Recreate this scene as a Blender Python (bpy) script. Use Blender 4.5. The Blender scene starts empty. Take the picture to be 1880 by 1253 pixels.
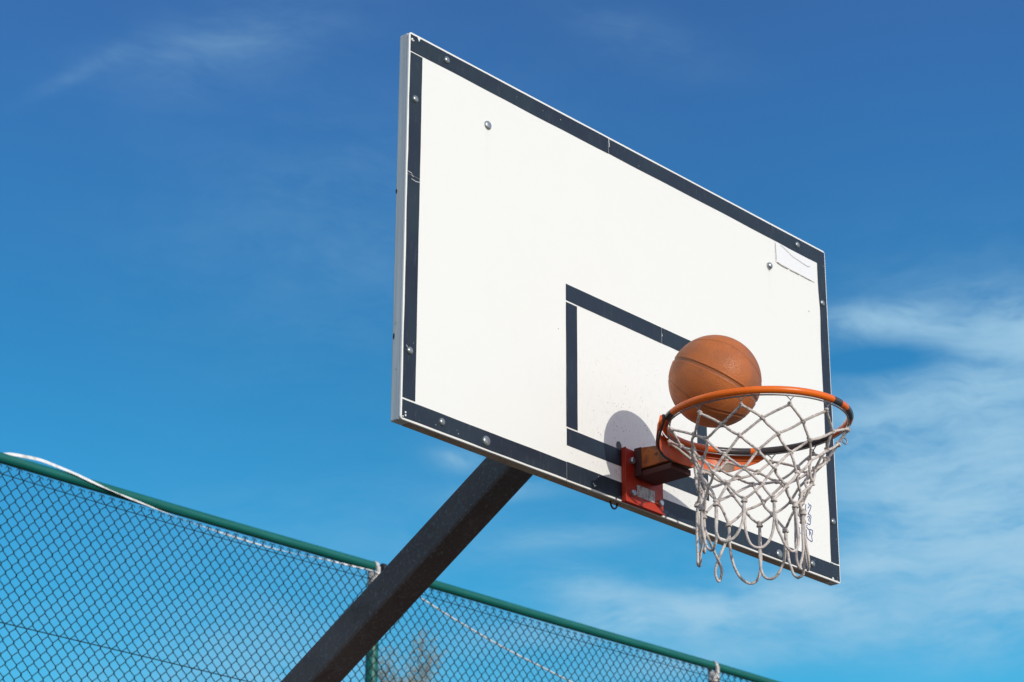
import bpy, math, random
import numpy as np
from mathutils import Vector, Matrix
R = math.radians
random.seed(4); rng = np.random.default_rng(4)
sc = bpy.context.scene
col = sc.collection

# ------------------------------------------------------------------ camera
CAM = Vector((-4.74475, -3.86181, 0.84591))
yaw, pit, rol = 0.831622, 0.392686, 0.0049439
f = Vector((math.sin(yaw)*math.cos(pit), math.cos(yaw)*math.cos(pit), math.sin(pit)))
r0 = f.cross(Vector((0, 0, 1))).normalized(); u0 = r0.cross(f)
CR = math.cos(rol)*r0 + math.sin(rol)*u0
CU = -math.sin(rol)*r0 + math.cos(rol)*u0
cd = bpy.data.cameras.new('camera'); cam = bpy.data.objects.new('camera', cd); col.objects.link(cam)
cam.matrix_world = Matrix(((CR.x, CU.x, -f.x, CAM.x), (CR.y, CU.y, -f.y, CAM.y), (CR.z, CU.z, -f.z, CAM.z), (0, 0, 0, 1)))
cd.sensor_fit = 'HORIZONTAL'; cd.sensor_width = 36; cd.lens = 4499.38/1880*36
cd.clip_start = 0.05; cd.clip_end = 3000
cd.dof.use_dof = True; cd.dof.focus_distance = 6.35; cd.dof.aperture_fstop = 11
sc.camera = cam

# ------------------------------------------------------------------ light
SUN = Vector((-0.15491, -0.92549, 0.34566)).normalized()      # towards the sun
sd = bpy.data.lights.new('sun', 'SUN'); so = bpy.data.objects.new('sun', sd); col.objects.link(so)
so.rotation_euler = SUN.to_track_quat('Z', 'Y').to_euler(); so.location = (0, -5, 12)
sd.energy = 2.45; sd.angle = R(0.53); sd.color = (1.0, 0.955, 0.865)
sc.view_settings.view_transform = 'Standard'; sc.view_settings.look = 'None'
sc.view_settings.exposure = 0; sc.view_settings.gamma = 1

# ------------------------------------------------------------------ node helpers
class NT:
    def __init__(s, tree): s.t = tree
    def n(s, kind, **kw):
        x = s.t.nodes.new(kind)
        for k, v in kw.items(): setattr(x, k, v)
        return x
    def l(s, a, b): s.t.links.new(a, b)
    def put(s, sock, v):
        if isinstance(v, bpy.types.NodeSocket): s.l(v, sock)
        elif v is not None: sock.default_value = v
    def m(s, op, a, b=None, c=None, clamp=False):
        x = s.n('ShaderNodeMath', operation=op); x.use_clamp = clamp
        s.put(x.inputs[0], a)
        if b is not None: s.put(x.inputs[1], b)
        if c is not None: s.put(x.inputs[2], c)
        return x.outputs[0]
    def mix(s, fac, a, b, mode='MIX'):
        x = s.n('ShaderNodeMix', data_type='RGBA', blend_type=mode)
        s.put(x.inputs[0], fac); s.put(x.inputs[6], a); s.put(x.inputs[7], b)
        return x.outputs[2]
    def noise(s, vec, scale, detail=4, rough=.5, dist=0, out=0):
        x = s.n('ShaderNodeTexNoise'); x.inputs['Scale'].default_value = scale
        x.inputs['Detail'].default_value = detail; x.inputs['Roughness'].default_value = rough
        x.inputs['Distortion'].default_value = dist
        if vec is not None: s.l(vec, x.inputs['Vector'])
        return x.outputs[out]
    def ramp(s, v, stops, interp='LINEAR'):
        x = s.n('ShaderNodeValToRGB'); cr = x.color_ramp; cr.interpolation = interp
        while len(cr.elements) < len(stops): cr.elements.new(.5)
        for e, (p, c) in zip(cr.elements, stops):
            e.position = p; e.color = (*c, 1) if len(c) == 3 else c
        s.put(x.inputs[0], v); return x.outputs[0]
    def mapr(s, v, a, b, c=0, d=1, kind='SMOOTHSTEP'):
        x = s.n('ShaderNodeMapRange', interpolation_type=kind)
        s.put(x.inputs[0], v); x.inputs[1].default_value = a; x.inputs[2].default_value = b
        x.inputs[3].default_value = c; x.inputs[4].default_value = d
        return x.outputs[0]
    def scaled(s, vec, sc3, rot=(0, 0, 0), loc=(0, 0, 0)):
        x = s.n('ShaderNodeMapping'); x.inputs['Scale'].default_value = sc3
        x.inputs['Rotation'].default_value = rot; x.inputs['Location'].default_value = loc
        s.l(vec, x.inputs['Vector']); return x.outputs[0]

def material(name, color=(.5, .5, .5), rough=.5, metal=0, spec=.5, build=None, coat=0):
    m = bpy.data.materials.new(name); m.use_nodes = True
    t = NT(m.node_tree); b = m.node_tree.nodes['Principled BSDF']
    b.inputs['Base Color'].default_value = (*color, 1)
    b.inputs['Roughness'].default_value = rough; b.inputs['Metallic'].default_value = metal
    b.inputs['Specular IOR Level'].default_value = spec
    b.inputs['Coat Weight'].default_value = coat
    if build:
        co = t.n('ShaderNodeTexCoord').outputs['Object']
        build(t, b, co)
    return m
def bump(t, b, h, strength=.3, dist=.002):
    x = t.n('ShaderNodeBump'); x.inputs['Strength'].default_value = strength
    x.inputs['Distance'].default_value = dist
    t.l(h, x.inputs['Height']); t.l(x.outputs[0], b.inputs['Normal'])

# ------------------------------------------------------------------ world: clear sky with thin cirrus
w = bpy.data.worlds.new('World'); sc.world = w; w.use_nodes = True
t = NT(w.node_tree); bg = w.node_tree.nodes['Background']
sky = t.n('ShaderNodeTexSky', sky_type='NISHITA'); sky.sun_disc = False
sky.sun_elevation = math.asin(SUN.z); sky.sun_rotation = math.atan2(SUN.x, SUN.y) % (2*math.pi)
sky.air_density = 1.0; sky.dust_density = 1.0; sky.ozone_density = 1.0; sky.altitude = 100
gen = t.n('ShaderNodeTexCoord').outputs['Generated']
sep = t.n('ShaderNodeSeparateXYZ'); t.l(gen, sep.inputs[0])
X, Y, Z = sep.outputs
el = t.m('MULTIPLY', t.m('ARCSINE', Z), 180/math.pi)
az = t.m('MULTIPLY', t.m('ARCTAN2', X, Y), 180/math.pi)
# the side of the sky away from the sun is the deep saturated one; near the sun it is kept brighter and bluish as added fill for the board's shadows
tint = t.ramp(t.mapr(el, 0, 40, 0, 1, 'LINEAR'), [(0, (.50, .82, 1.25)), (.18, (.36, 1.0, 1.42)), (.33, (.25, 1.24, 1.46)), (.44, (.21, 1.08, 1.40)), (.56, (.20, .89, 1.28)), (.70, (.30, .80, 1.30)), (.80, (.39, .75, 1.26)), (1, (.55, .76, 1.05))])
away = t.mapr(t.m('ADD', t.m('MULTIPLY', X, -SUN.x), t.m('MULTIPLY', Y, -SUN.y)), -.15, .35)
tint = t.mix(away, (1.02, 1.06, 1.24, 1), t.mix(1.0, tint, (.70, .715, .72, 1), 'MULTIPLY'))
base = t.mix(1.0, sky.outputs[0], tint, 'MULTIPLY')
base = t.mix(1.0, base, (7.6, 7.6, 8.0, 1), 'DARKEN')           # caps sky glare round the sun to hold back light on the board
ev = t.mapr(az, 50, 61, 1, 1.13); evc = t.n('ShaderNodeCombineXYZ')
for q in range(3): t.l(ev, evc.inputs[q])
base = t.mix(t.mapr(t.m('ABSOLUTE', az), 100, 80, 0, 1), base, t.mix(1.0, base, evc.outputs[0], 'MULTIPLY'))
comb = t.n('ShaderNodeCombineXYZ'); t.l(t.m('MULTIPLY', az, .93), comb.inputs[0]); t.l(el, comb.inputs[1])
ae = comb.outputs[0]
warp = t.noise(ae, .22, 3, .5, 0, 1)
wv = t.n('ShaderNodeVectorMath', operation='MULTIPLY_ADD'); t.l(warp, wv.inputs[0]); wv.inputs[1].default_value = (3.2, 2.2, 0); t.l(ae, wv.inputs[2])
streak = t.noise(t.scaled(wv.outputs[0], (.30, .95, 1), (0, 0, R(-9))), 1.0, 7, .56)
fine = t.noise(t.scaled(wv.outputs[0], (.8, 1.6, 1), (0, 0, R(-18))), 1.3, 6, .6)
wisp = t.noise(t.scaled(wv.outputs[0], (1.0, 4.2, 1), (0, 0, R(-14))), 2.2, 6, .62)
broad = t.noise(ae, .35, 3, .5)
def blob(a, e, sa, se, ang=0, amp=1):
    da = t.m('ADD', t.m('MULTIPLY', az, .93), -a*.93); de = t.m('ADD', el, -e)
    c, s_ = math.cos(R(ang)), math.sin(R(ang))
    p = t.m('ADD', t.m('MULTIPLY', da, c/sa), t.m('MULTIPLY', de, s_/sa))
    q = t.m('ADD', t.m('MULTIPLY', da, -s_/se), t.m('MULTIPLY', de, c/se))
    d = t.m('ADD', t.m('MULTIPLY', p, p), t.m('MULTIPLY', q, q))
    return t.m('MULTIPLY', t.m('EXPONENT', t.m('MULTIPLY', d, -1)), amp)
blobs = [(57.2, 22.75, 1.5, .32, -4, .65), (60.4, 22.3, 1.9, .75, -8, .8), (58.6, 20.8, 2.6, .45, 10, .45), (59.6, 19.6, 2.7, 1.3, 0, .70), (58.6, 18.0, 2.4, 1.0, -20, .62), (60.6, 17.2, 2.3, .8, -22, .6), (59.3, 16.4, 2.6, .5, -14, .45),
         (56.4, 17.1, 1.8, .5, 18, .55), (51.8, 16.1, 2.6, .40, 6, 1.0), (49.9, 16.6, 1.4, .45, -12, .5), (54.6, 16.5, 1.6, .35, -20, .45), (47.6, 19.0, 1.2, .25, 8, .20), (48.9, 17.9, 1.5, .25, 4, .22), (46.3, 19.7, .55, .26, -10, .42),
         (38.6, 28.9, 2.2, .35, 10, .05), (36.4, 28.3, 1.3, .20, 32, .065), (40.4, 29.3, 2.6, .9, 20, .095), (57.5, 15.8, 4, .8, -4, .34), (52.5, 15.2, 3, .5, 10, .30), (42, 14.6, 5, 1.3, 0, .22), (59.0, 19.4, 3.6, 3.2, 0, .42), (57.2, 21.85, 1.6, .35, 3, -.30), (45, 17.5, 6, 2.0, 5, .07), (44, 25, 5, 3, 10, .06), (51, 29.6, 2.2, .6, -20, .05)]
cov = None
for bb in blobs:
    v = blob(*bb); cov = v if cov is None else t.m('ADD', cov, v)
# beyond the frame the same thin cirrus goes on at random
rest = t.mapr(t.m('ABSOLUTE', t.m('ADD', az, -47.6)), 14, 20)
cov = t.m('ADD', cov, t.m('MULTIPLY', rest, t.mapr(broad, .45, .7, 0, .8)))
tex = t.m('ADD', t.m('MULTIPLY', t.mapr(streak, .33, .70), .62), t.m('ADD', t.m('MULTIPLY', t.mapr(fine, .28, .78), .34), t.m('MULTIPLY', t.mapr(wisp, .35, .72), .14)))
cl = t.m('MULTIPLY', cov, t.m('ADD', tex, .14))
cl = t.m('SUBTRACT', 1.0, t.m('EXPONENT', t.m('MULTIPLY', t.m('MAXIMUM', cl, 0.0), -2.2)))
cloudcol = t.mix(away, (8.0, 8.3, 9.2, 1), (2.55, 4.3, 5.6, 1))
base = t.mix(cl, base, cloudcol)
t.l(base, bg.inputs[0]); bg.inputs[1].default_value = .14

# ------------------------------------------------------------------ mesh helpers
def link(name, verts, faces, mat, parent=None, smooth=False, bevel=0):
    me = bpy.data.meshes.new(name)
    me.from_pydata([tuple(v) for v in verts] if not isinstance(verts, np.ndarray) else verts.tolist(), [], faces if isinstance(faces, list) else faces.tolist())
    me.materials.append(mat); me.update()
    if smooth: me.polygons.foreach_set('use_smooth', [True]*len(me.polygons))
    o = bpy.data.objects.new(name, me); col.objects.link(o)
    if parent is not None: o.parent = parent
    if bevel:
        b = o.modifiers.new('bevel', 'BEVEL'); b.width = bevel; b.segments = 2; b.limit_method = 'ANGLE'; b.angle_limit = R(40)
        b.harden_normals = False
    return o
class MB:
    def __init__(s): s.v = []; s.f = []
    def add(s, v, fa):
        k = len(s.v); s.v += [tuple(x) for x in v]; s.f += [tuple(k+i for i in q) for q in fa]
    def box(s, x0, x1, y0, y1, z0, z1):
        s.add([(x0, y0, z0), (x1, y0, z0), (x1, y1, z0), (x0, y1, z0), (x0, y0, z1), (x1, y0, z1), (x1, y1, z1), (x0, y1, z1)],
              [(0, 3, 2, 1), (4, 5, 6, 7), (0, 1, 5, 4), (1, 2, 6, 5), (2, 3, 7, 6), (3, 0, 4, 7)])
    def tube(s, pts, r, n=8, closed=False, ref=None):
        pts = [Vector(p) for p in pts]; N = len(pts)
        rr = r if hasattr(r, '__len__') else [r]*N
        T = []
        for i in range(N):
            a = pts[(i-1) % N] if (closed or i > 0) else pts[i]
            b = pts[(i+1) % N] if (closed or i < N-1) else pts[i]
            T.append((b-a).normalized())
        nrm = T[0].orthogonal().normalized() if ref is None else (Vector(ref)-Vector(ref).dot(T[0])*T[0]).normalized()
        base = len(s.v)
        for i in range(N):
            nrm = (nrm - nrm.dot(T[i])*T[i]).normalized(); bi = T[i].cross(nrm)
            for k in range(n):
                a = 2*math.pi*k/n
                s.v.append(tuple(pts[i] + rr[i]*(math.cos(a)*nrm + math.sin(a)*bi)))
        for i in range(N if closed else N-1):
            j = (i+1) % N
            for k in range(n):
                k2 = (k+1) % n
                s.f.append((base+i*n+k, base+i*n+k2, base+j*n+k2, base+j*n+k))
        if not closed:
            s.f.append(tuple(base+k for k in range(n))[::-1]); s.f.append(tuple(base+(N-1)*n+k for k in range(n)))
    def ball(s, c, rx, ry=None, rz=None, n=10, m=6, rotz=0):
        ry = ry or rx; rz = rz or rx; base = len(s.v); c = Vector(c)
        s.v.append(tuple(c+Vector((0, 0, rz))))
        for i in range(1, m):
            th = math.pi*i/m
            for k in range(n):
                a = 2*math.pi*k/n
                x = rx*math.sin(th)*math.cos(a); y = ry*math.sin(th)*math.sin(a)
                s.v.append((c.x+x*math.cos(rotz)-y*math.sin(rotz), c.y+x*math.sin(rotz)+y*math.cos(rotz), c.z+rz*math.cos(th)))
        s.v.append(tuple(c-Vector((0, 0, rz)))); last = len(s.v)-1
        for k in range(n): s.f.append((base, base+1+k, base+1+(k+1) % n))
        for i in range(m-2):
            for k in range(n):
                a = base+1+i*n; b = a+n
                s.f.append((a+k, b+k, b+(k+1) % n, a+(k+1) % n))
        a = base+1+(m-2)*n
        for k in range(n): s.f.append((last, a+(k+1) % n, a+k))
    def build(s, name, mat, parent=None, smooth=False, bevel=0):
        return link(name, s.v, s.f, mat, parent, smooth, bevel)
def empty(name, loc, rz=0):
    o = bpy.data.objects.new(name, None); o.location = loc; o.rotation_euler = (0, 0, rz); o.empty_display_size = .2
    col.objects.link(o); return o
def tag(o, label=None, cat=None, group=None, kind=None):
    if label: o['label'] = label
    if cat: o['category'] = cat
    if group: o['group'] = group
    if kind: o['kind'] = kind
    return o
def smooth_path(P, sub=6):
    P = [Vector(p) for p in P]; out = []
    for i in range(len(P)-1):
        p0 = P[max(i-1, 0)]; p1 = P[i]; p2 = P[i+1]; p3 = P[min(i+2, len(P)-1)]
        for k in range(sub):
            u = k/sub
            out.append(.5*((2*p1)+(-p0+p2)*u+(2*p0-5*p1+4*p2-p3)*u*u+(-p0+3*p1-3*p2+p3)*u**3))
    out.append(P[-1]); return out

# ------------------------------------------------------------------ materials
def b_panel(t, b, co):
    n1 = t.noise(co, 2.2, 5, .6); n2 = t.noise(co, 60, 4, .6)
    c = t.mix(t.mapr(n1, .45, .8, 0, .35), (.85, .845, .795, 1), (.81, .80, .735, 1))
    # grime of ball marks, densest low behind the rim
    sp = t.n('ShaderNodeSeparateXYZ'); t.l(co, sp.inputs[0])
    dx = t.m('MULTIPLY', t.m('ADD', sp.outputs[0], .02), 4.4); dz = t.m('MULTIPLY', t.m('ADD', sp.outputs[2], -3.05), 4.2)
    d = t.m('ADD', t.m('MULTIPLY', dx, dx), t.m('MULTIPLY', dz, dz))
    near = t.m('EXPONENT', t.m('MULTIPLY', d, -1))
    streaks = t.noise(t.scaled(co, (1, 1, .25)), 150, 3, .6)
    g = t.m('MULTIPLY', near, t.mapr(streaks, .50, .75, 0, .26))
    c = t.mix(g, c, (.33, .27, .27, 1))
    vor = t.n('ShaderNodeTexVoronoi'); vor.inputs['Scale'].default_value = 90; t.l(co, vor.inputs['Vector'])
    spots = t.m('MULTIPLY', t.mapr(vor.outputs['Distance'], .10, .22, 1, 0), t.mapr(t.noise(co, 22, 2), .47, .60))
    c = t.mix(t.m('MULTIPLY', t.m('MULTIPLY', spots, near), .8), c, (.10, .08, .08, 1))
    c = t.mix(t.m('MULTIPLY', t.mapr(n2, .70, .78), .10), c, (.45, .42, .36, 1))
    smear = t.m('MULTIPLY', t.mapr(t.noise(t.scaled(co, (1, 1, .5), (0, R(25), 0)), 7, 5, .7), .56, .78, 0, .16), t.mapr(t.noise(co, 1.6, 3), .42, .62))
    c = t.mix(smear, c, (.52, .50, .45, 1))
    for bx_, bz_ in ((-.6064, 3.7953), (.6086, 3.8040)):
        ax = t.m('DIVIDE', t.m('ADD', sp.outputs[0], -bx_), .007); az_ = t.m('ADD', sp.outputs[2], -bz_)
        run = t.m('MULTIPLY', t.m('EXPONENT', t.m('MULTIPLY', t.m('MULTIPLY', ax, ax), -1)), t.m('MULTIPLY', t.mapr(az_, -.17, -.012, 0, 1), t.mapr(az_, -.012, 0, 1, 0)))
        c = t.mix(t.m('MULTIPLY', run, t.mapr(streaks, .35, .7, .01, .07)), c, (.42, .28, .16, 1))
    t.l(c, b.inputs['Base Color']); t.put(b.inputs['Roughness'], t.mapr(n1, .3, .7, .38, .5))
    bump(t, b, n1, .12, .01)
M_panel = material('board_white', rough=.42, spec=.4, build=b_panel)
def b_paint(t, b, co):
    n = t.noise(co, 5, 5, .6); s = t.noise(t.scaled(co, (1, 1, .12), (0, R(18), 0)), 160, 2, .5)
    c = t.mix(t.mapr(n, .35, .7), (.013, .020, .034, 1), (.017, .031, .045, 1))
    c = t.mix(t.m('MULTIPLY', t.mapr(s, .56, .75), .16), c, (.14, .15, .15, 1))
    chips = t.mapr(t.noise(co, 210, 2, .5), .785, .80)
    c = t.mix(t.m('MULTIPLY', chips, .7), c, (.6, .6, .58, 1))
    t.l(c, b.inputs['Base Color']); t.put(b.inputs['Roughness'], t.mapr(n, .3, .7, .30, .46))
    bump(t, b, t.noise(co, 9, 3), .35, .004)
M_black = material('board_line_paint', rough=.38, spec=.34, build=b_paint)
M_chip = material('bare_white_chip', (.80, .80, .77), .5)
M_crack = material('dirt_in_crack', (.36, .345, .30), .8)
M_sticker = material('white_sticker', (.84, .84, .83), .45)
M_scrawl = material('blue_marker', (.06, .08, .24), .5)
def b_alu(t, b, co):
    n = t.noise(t.scaled(co, (6, 30, .8)), 3, 5, .6); d = t.noise(co, 30, 5, .65)
    c = t.mix(t.mapr(n, .3, .75), (.56, .575, .56, 1), (.72, .725, .69, 1))
    c = t.mix(t.mapr(d, .63, .72, 0, .7), c, (.12, .11, .10, 1))
    t.l(c, b.inputs['Base Color']); bump(t, b, d, .15, .002)
M_alu = material('edge_aluminium', rough=.45, metal=.12, build=b_alu)
def b_grimy_bounce(t, b, co):
    n = t.noise(t.scaled(co, (1, 4, 4)), 9, 6, .65); d = t.noise(t.scaled(co, (2, 5, 5)), 26, 5, .65)
    c = t.mix(t.mapr(n, .3, .7), (.42, .32, .225, 1), (.58, .47, .35, 1))  # brown base carries light bounced from the ground; dark blotches are grime
    c = t.mix(t.mapr(d, .58, .68, 0, .85), c, (.06, .045, .035, 1))
    t.l(c, b.inputs['Base Color']); bump(t, b, d, .3, .003)
M_grimy_bounce = material('grimy_bounce_edge', rough=.8, spec=.2, build=b_grimy_bounce)
def b_bolt(t, b, co):
    n = t.noise(co, 160, 3)
    t.l(t.mix(n, (.30, .32, .33, 1), (.46, .48, .49, 1)), b.inputs['Base Color'])
M_bolt = material('zinc_bolt', rough=.33, metal=.75, build=b_bolt)
M_bolt_painted = material('painted_bolt', (.26, .29, .29), .26, metal=.55, spec=.8)
M_hole = material('recess_shade', (.075, .09, .09), .7)
def b_galv(t, b, co):
    vor = t.n('ShaderNodeTexVoronoi'); vor.inputs['Scale'].default_value = 42
    wv = t.n('ShaderNodeVectorMath', operation='MULTIPLY_ADD'); t.l(t.noise(co, 30, 3, .5, 0, 1), wv.inputs[0]); wv.inputs[1].default_value = (.03, .03, .03); t.l(co, wv.inputs[2])
    t.l(wv.outputs[0], vor.inputs['Vector'])
    n = t.noise(co, 38, 6, .7); big = t.noise(co, 3, 4)
    c = t.mix(t.mapr(big, .35, .7), (.115, .088, .078, 1), (.155, .122, .108, 1))
    sp = t.m('MULTIPLY', t.mapr(n, .54, .68), t.mapr(vor.outputs['Distance'], .2, .6))
    c = t.mix(t.m('MULTIPLY', sp, .6), c, (.19, .21, .215, 1))
    c = t.mix(t.m('MULTIPLY', t.mapr(t.noise(co, 85, 5, .75), .53, .66), .50), c, (.26, .29, .29, 1))
    c = t.mix(t.m('MULTIPLY', t.mapr(t.noise(t.scaled(co, (1, .35, .35)), 26, 4, .6), .56, .72), .5), c, (.075, .055, .045, 1))
    c = t.mix(t.mapr(t.noise(co, 11, 5, .7), .62, .72, 0, .5), c, (.06, .042, .03, 1))
    t.l(c, b.inputs['Base Color']); t.put(b.inputs['Roughness'], t.mapr(n, .3, .7, .5, .72))
    bump(t, b, n, .2, .002)
M_galv = material('weathered_galvanised_steel', rough=.6, metal=.25, spec=.3, build=b_galv)
def orange(name, c1, c2, wear, wlev=.60, rough=.36, attr=False):
    def bd(t, b, co):
        n = t.noise(co, 24, 6, .65); big = t.noise(co, 6, 3)
        c = t.mix(t.mapr(big, .35, .7), (*c1, 1), (*c2, 1))
        ww = t.mapr(n, wlev, wlev+.05)
        if attr:
            a = t.n('ShaderNodeAttribute'); a.attribute_name = 'wear'
            v = t.m('ADD', a.outputs['Fac'], t.m('MULTIPLY', t.m('ADD', n, -.5), .9))
            ww = t.m('MAXIMUM', t.mapr(v, .46, .54), t.m('MULTIPLY', ww, .5))
        c = t.mix(ww, c, (*wear, 1))
        t.l(c, b.inputs['Base Color']); t.put(b.inputs['Roughness'], t.mapr(n, .3, .8, rough, rough+.2))
        bump(t, b, ww, .35, .0012)
    return material(name, rough=rough, spec=.38, build=bd)
M_ring = orange('ring_orange_paint', (.86, .165, .010), (.80, .120, .010), (.060, .052, .055), .66, .20, True)
M_skirt = orange('rim_collar_orange', (.78, .135, .010), (.58, .070, .010), (.16, .10, .065), .62, .35, True)
M_red = orange('rim_plate_red', (.50, .036, .006), (.34, .018, .005), (.10, .04, .03), .70, .45)
def b_boxm(t, b, co):
    n = t.noise(co, 34, 6, .65); big = t.noise(co, 14, 4, .6)
    c = t.mix(t.mapr(n, .42, .62), (.44, .115, .014, 1), (.24, .055, .012, 1))
    c = t.mix(t.mapr(big, .55, .62, 0, .8), c, (.12, .075, .03, 1))
    c = t.mix(t.mapr(t.noise(co, 60, 4), .64, .68, 0, .8), c, (.04, .018, .014, 1))
    t.l(c, b.inputs['Base Color']); bump(t, b, n, .3, .002)
M_box = material('rusty_orange_steel', rough=.6, build=b_boxm)
def b_rope(t, b, co):
    n = t.noise(co, 46, 4, .6); fine = t.noise(co, 420, 3, .6)
    c = t.mix(t.mapr(n, .35, .7), (.76, .675, .61, 1), (.52, .46, .42, 1))
    c = t.mix(t.mapr(t.noise(co, 75, 3), .57, .66, 0, .6), c, (.22, .18, .165, 1))
    t.l(c, b.inputs['Base Color']); bump(t, b, t.m('ADD', fine, t.m('MULTIPLY', t.noise(co, 190, 2), .8)), 1.0, .0022)
M_rope = material('net_rope', rough=.9, spec=.15, build=b_rope)
M_hook = material('hook_wire', (.22, .21, .21), .4, metal=.7)
def b_green(t, b, co):
    n = t.noise(t.scaled(co, (.25, 3, 3)), 14, 5, .6)
    c = t.mix(t.mapr(n, .35, .75), (.002, .115, .096, 1), (.006, .155, .132, 1))
    c = t.mix(t.mapr(t.noise(co, 20, 5, .7), .66, .74, 0, .5), c, (.10, .17, .13, 1))
    t.l(c, b.inputs['Base Color'])
M_green = material('green_tube_coating', rough=.42, spec=.4, build=b_green)
M_wire = material('dark_green_wire', (.004, .014, .022), .55, spec=.3)
def b_clamp(t, b, co):
    n = t.noise(co, 30, 5, .65)
    t.l(t.mix(t.mapr(n, .40, .62), (.74, .70, .66, 1), (.42, .38, .34, 1)), b.inputs['Base Color'])
M_clamp = material('pale_cast_metal', rough=.5, metal=.2, build=b_clamp)
def b_cord(t, b, co):
    n = t.noise(co, 25, 4, .6)
    t.l(t.mix(t.mapr(n, .4, .7), (.82, .82, .80, 1), (.55, .53, .48, 1)), b.inputs['Base Color'])
M_cord = material('white_cord', rough=.7, build=b_cord)
M_capdark = material('dark_metal_and_shade', (.03, .032, .036), .5, metal=.4)

# ------------------------------------------------------------------ ground
def b_ground(t, b, co):
    n = t.noise(co, .35, 6, .6); g = t.noise(co, 60, 4, .7)
    c = t.mix(t.mapr(n, .3, .7), (.13, .105, .085, 1), (.17, .135, .105, 1))
    c = t.mix(t.mapr(g, .4, .7, 0, .3), c, (.10, .08, .065, 1))
    t.l(c, b.inputs['Base Color']); bump(t, b, g, .3, .01)
M_ground = material('sandy_court', rough=.9, build=b_ground)
g = MB(); g.add([(-700, -700, 0), (700, -700, 0), (700, 700, 0), (-700, 700, 0)], [(0, 1, 2, 3)])
tag(g.build('ground', M_ground), kind='structure')

# ------------------------------------------------------------------ basketball hoop
hoop = empty('basketball_hoop', (0, 2.6, 0))
tag(hoop, 'white backboard with navy lines and orange rim on a slanted dark steel arm', 'basketball hoop')
HO = hoop
def part(mb, name, mat, parent, **k):
    o = mb.build(name, mat, parent, **k)
    if parent is not None:
        p = parent; off = Vector((0, 0, 0))
        while p is not None: off += p.location; p = p.parent
        o.location = -off
    return o
def rbox(x0, x1, y0, y1, z0, z1, rad, seg=6):      # slab in the xz plane with rounded corners
    m = MB(); pts = []
    for cx, cz, a0 in ((x1-rad, z1-rad, 0), (x0+rad, z1-rad, 90), (x0+rad, z0+rad, 180), (x1-rad, z0+rad, 270)):
        for k in range(seg+1):
            a = R(a0+90*k/seg); pts.append((cx+rad*math.cos(a), cz+rad*math.sin(a)))
    N = len(pts)
    m.add([(x, y0, z) for x, z in pts]+[(x, y1, z) for x, z in pts],
          [tuple(range(N))[::-1] if False else tuple(range(N)), tuple(range(N, 2*N))[::-1]]+[(i, N+i, N+(i+1) % N, (i+1) % N) for i in range(N)])
    return m
board = part(rbox(-.9, .9, 0, .007, 2.9, 3.95, .009), 'backboard', M_panel, HO, bevel=.0016)
# frame behind the face
def frame_piece(x0, x1, z0, z1, mat, lab=None):
    m = MB(); m.box(x0, x1, .0072, .036, z0, z1)
    o = part(m, 'edge_frame', mat, board, bevel=.003)
    if lab: o['label'] = lab
frame_piece(-.8992, -.862, 2.9008, 3.9492, M_alu, 'dull grey aluminium side edge')
frame_piece(.862, .8992, 2.9008, 3.9492, M_alu)
frame_piece(-.862, .862, 3.912, 3.9492, M_alu)
frame_piece(-.862, .862, 2.9008, 2.938, M_grimy_bounce, 'grimy bottom edge with brown ground bounce in its colour')
m = MB(); m.box(-.86, .86, .0075, .030, 2.94, 3.91); part(m, 'back_panel', M_alu, board)
# dents in the left edge
for y, z, q in ((.030, 3.120, .009), (.0335, 3.51, .007)):
    m = MB(); m.ball((-.8988, y, z), .0018, .0035, q, 8, 6); part(m, 'dent', M_capdark, board)

# painted lines: thin paint films with slightly wavering edges
def film(poly, name, mat, y=-.0006, parent=None, th=.0004):
    m = MB(); N = len(poly)
    m.add([(x, y, z) for x, z in poly]+[(x, y+th, z) for x, z in poly], [tuple(range(N)), tuple(range(N, 2*N))[::-1]]+[(i, N+i, N+(i+1) % N, (i+1) % N) for i in range(N)])
    return part(m, name, mat, parent if parent is not None else board)
def strip(x0, x1, z0, z1, wob=.0009, name='painted_line', bulge=None):
    L = x1-x0 > z1-z0; n = max(4, int(max(x1-x0, z1-z0)/.03)); A = []; Bp = []
    ph = rng.uniform(0, 6, 4)
    for i in range(n+1):
        u = i/n; w1 = wob*(.6*math.sin(u*9+ph[0])+.4*math.sin(u*23+ph[1])); w2 = wob*(.6*math.sin(u*8+ph[2])+.4*math.sin(u*21+ph[3]))
        if bulge: w1 += sum(a*math.exp(-((u-c)/s_)**2) for c, s_, a in bulge)
        if L: A.append((x0+u*(x1-x0), z0+w1)); Bp.append((x0+u*(x1-x0), z1+w2*.4))
        else: A.append((x0+w1, z0+u*(z1-z0))); Bp.append((x1+w2*.4, z0+u*(z1-z0)))
    # polygon strips (quads) keep long thin films clean
    m = MB(); y = -.0007
    v = []; fa = []
    for (a, b) in zip(A, Bp): v += [(a[0], y, a[1]), (b[0], y, b[1])]
    for i in range(n): fa.append((2*i, 2*i+2, 2*i+3, 2*i+1) if L else (2*i, 2*i+1, 2*i+3, 2*i+2))
    m.add(v, fa)
    return part(m, name, M_black, board)
strip(-.8955, -.1196, 3.896, 3.9438)
strip(-.1183, .8955, 3.898, 3.9438, bulge=[(.86, .04, -.004)])
strip(-.8955, -.8518, 3.5502, 3.8925)
strip(-.8955, -.852, 2.9562, 3.5492)
strip(-.8955, -.3001, 2.9052, 2.9515)
strip(-.2990, .8955, 2.9052, 2.9525)
strip(.8555, .8955, 2.9562, 3.897, bulge=[(.83, .06, .005), (.14, .06, .003)])
strip(-.3003, .0975, 3.4005, 3.4478, .0004)
strip(.0988, .2905, 3.4005, 3.4478, .0004)
strip(-.3003, -.2560, 3.0480, 3.3960, .0004)
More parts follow.
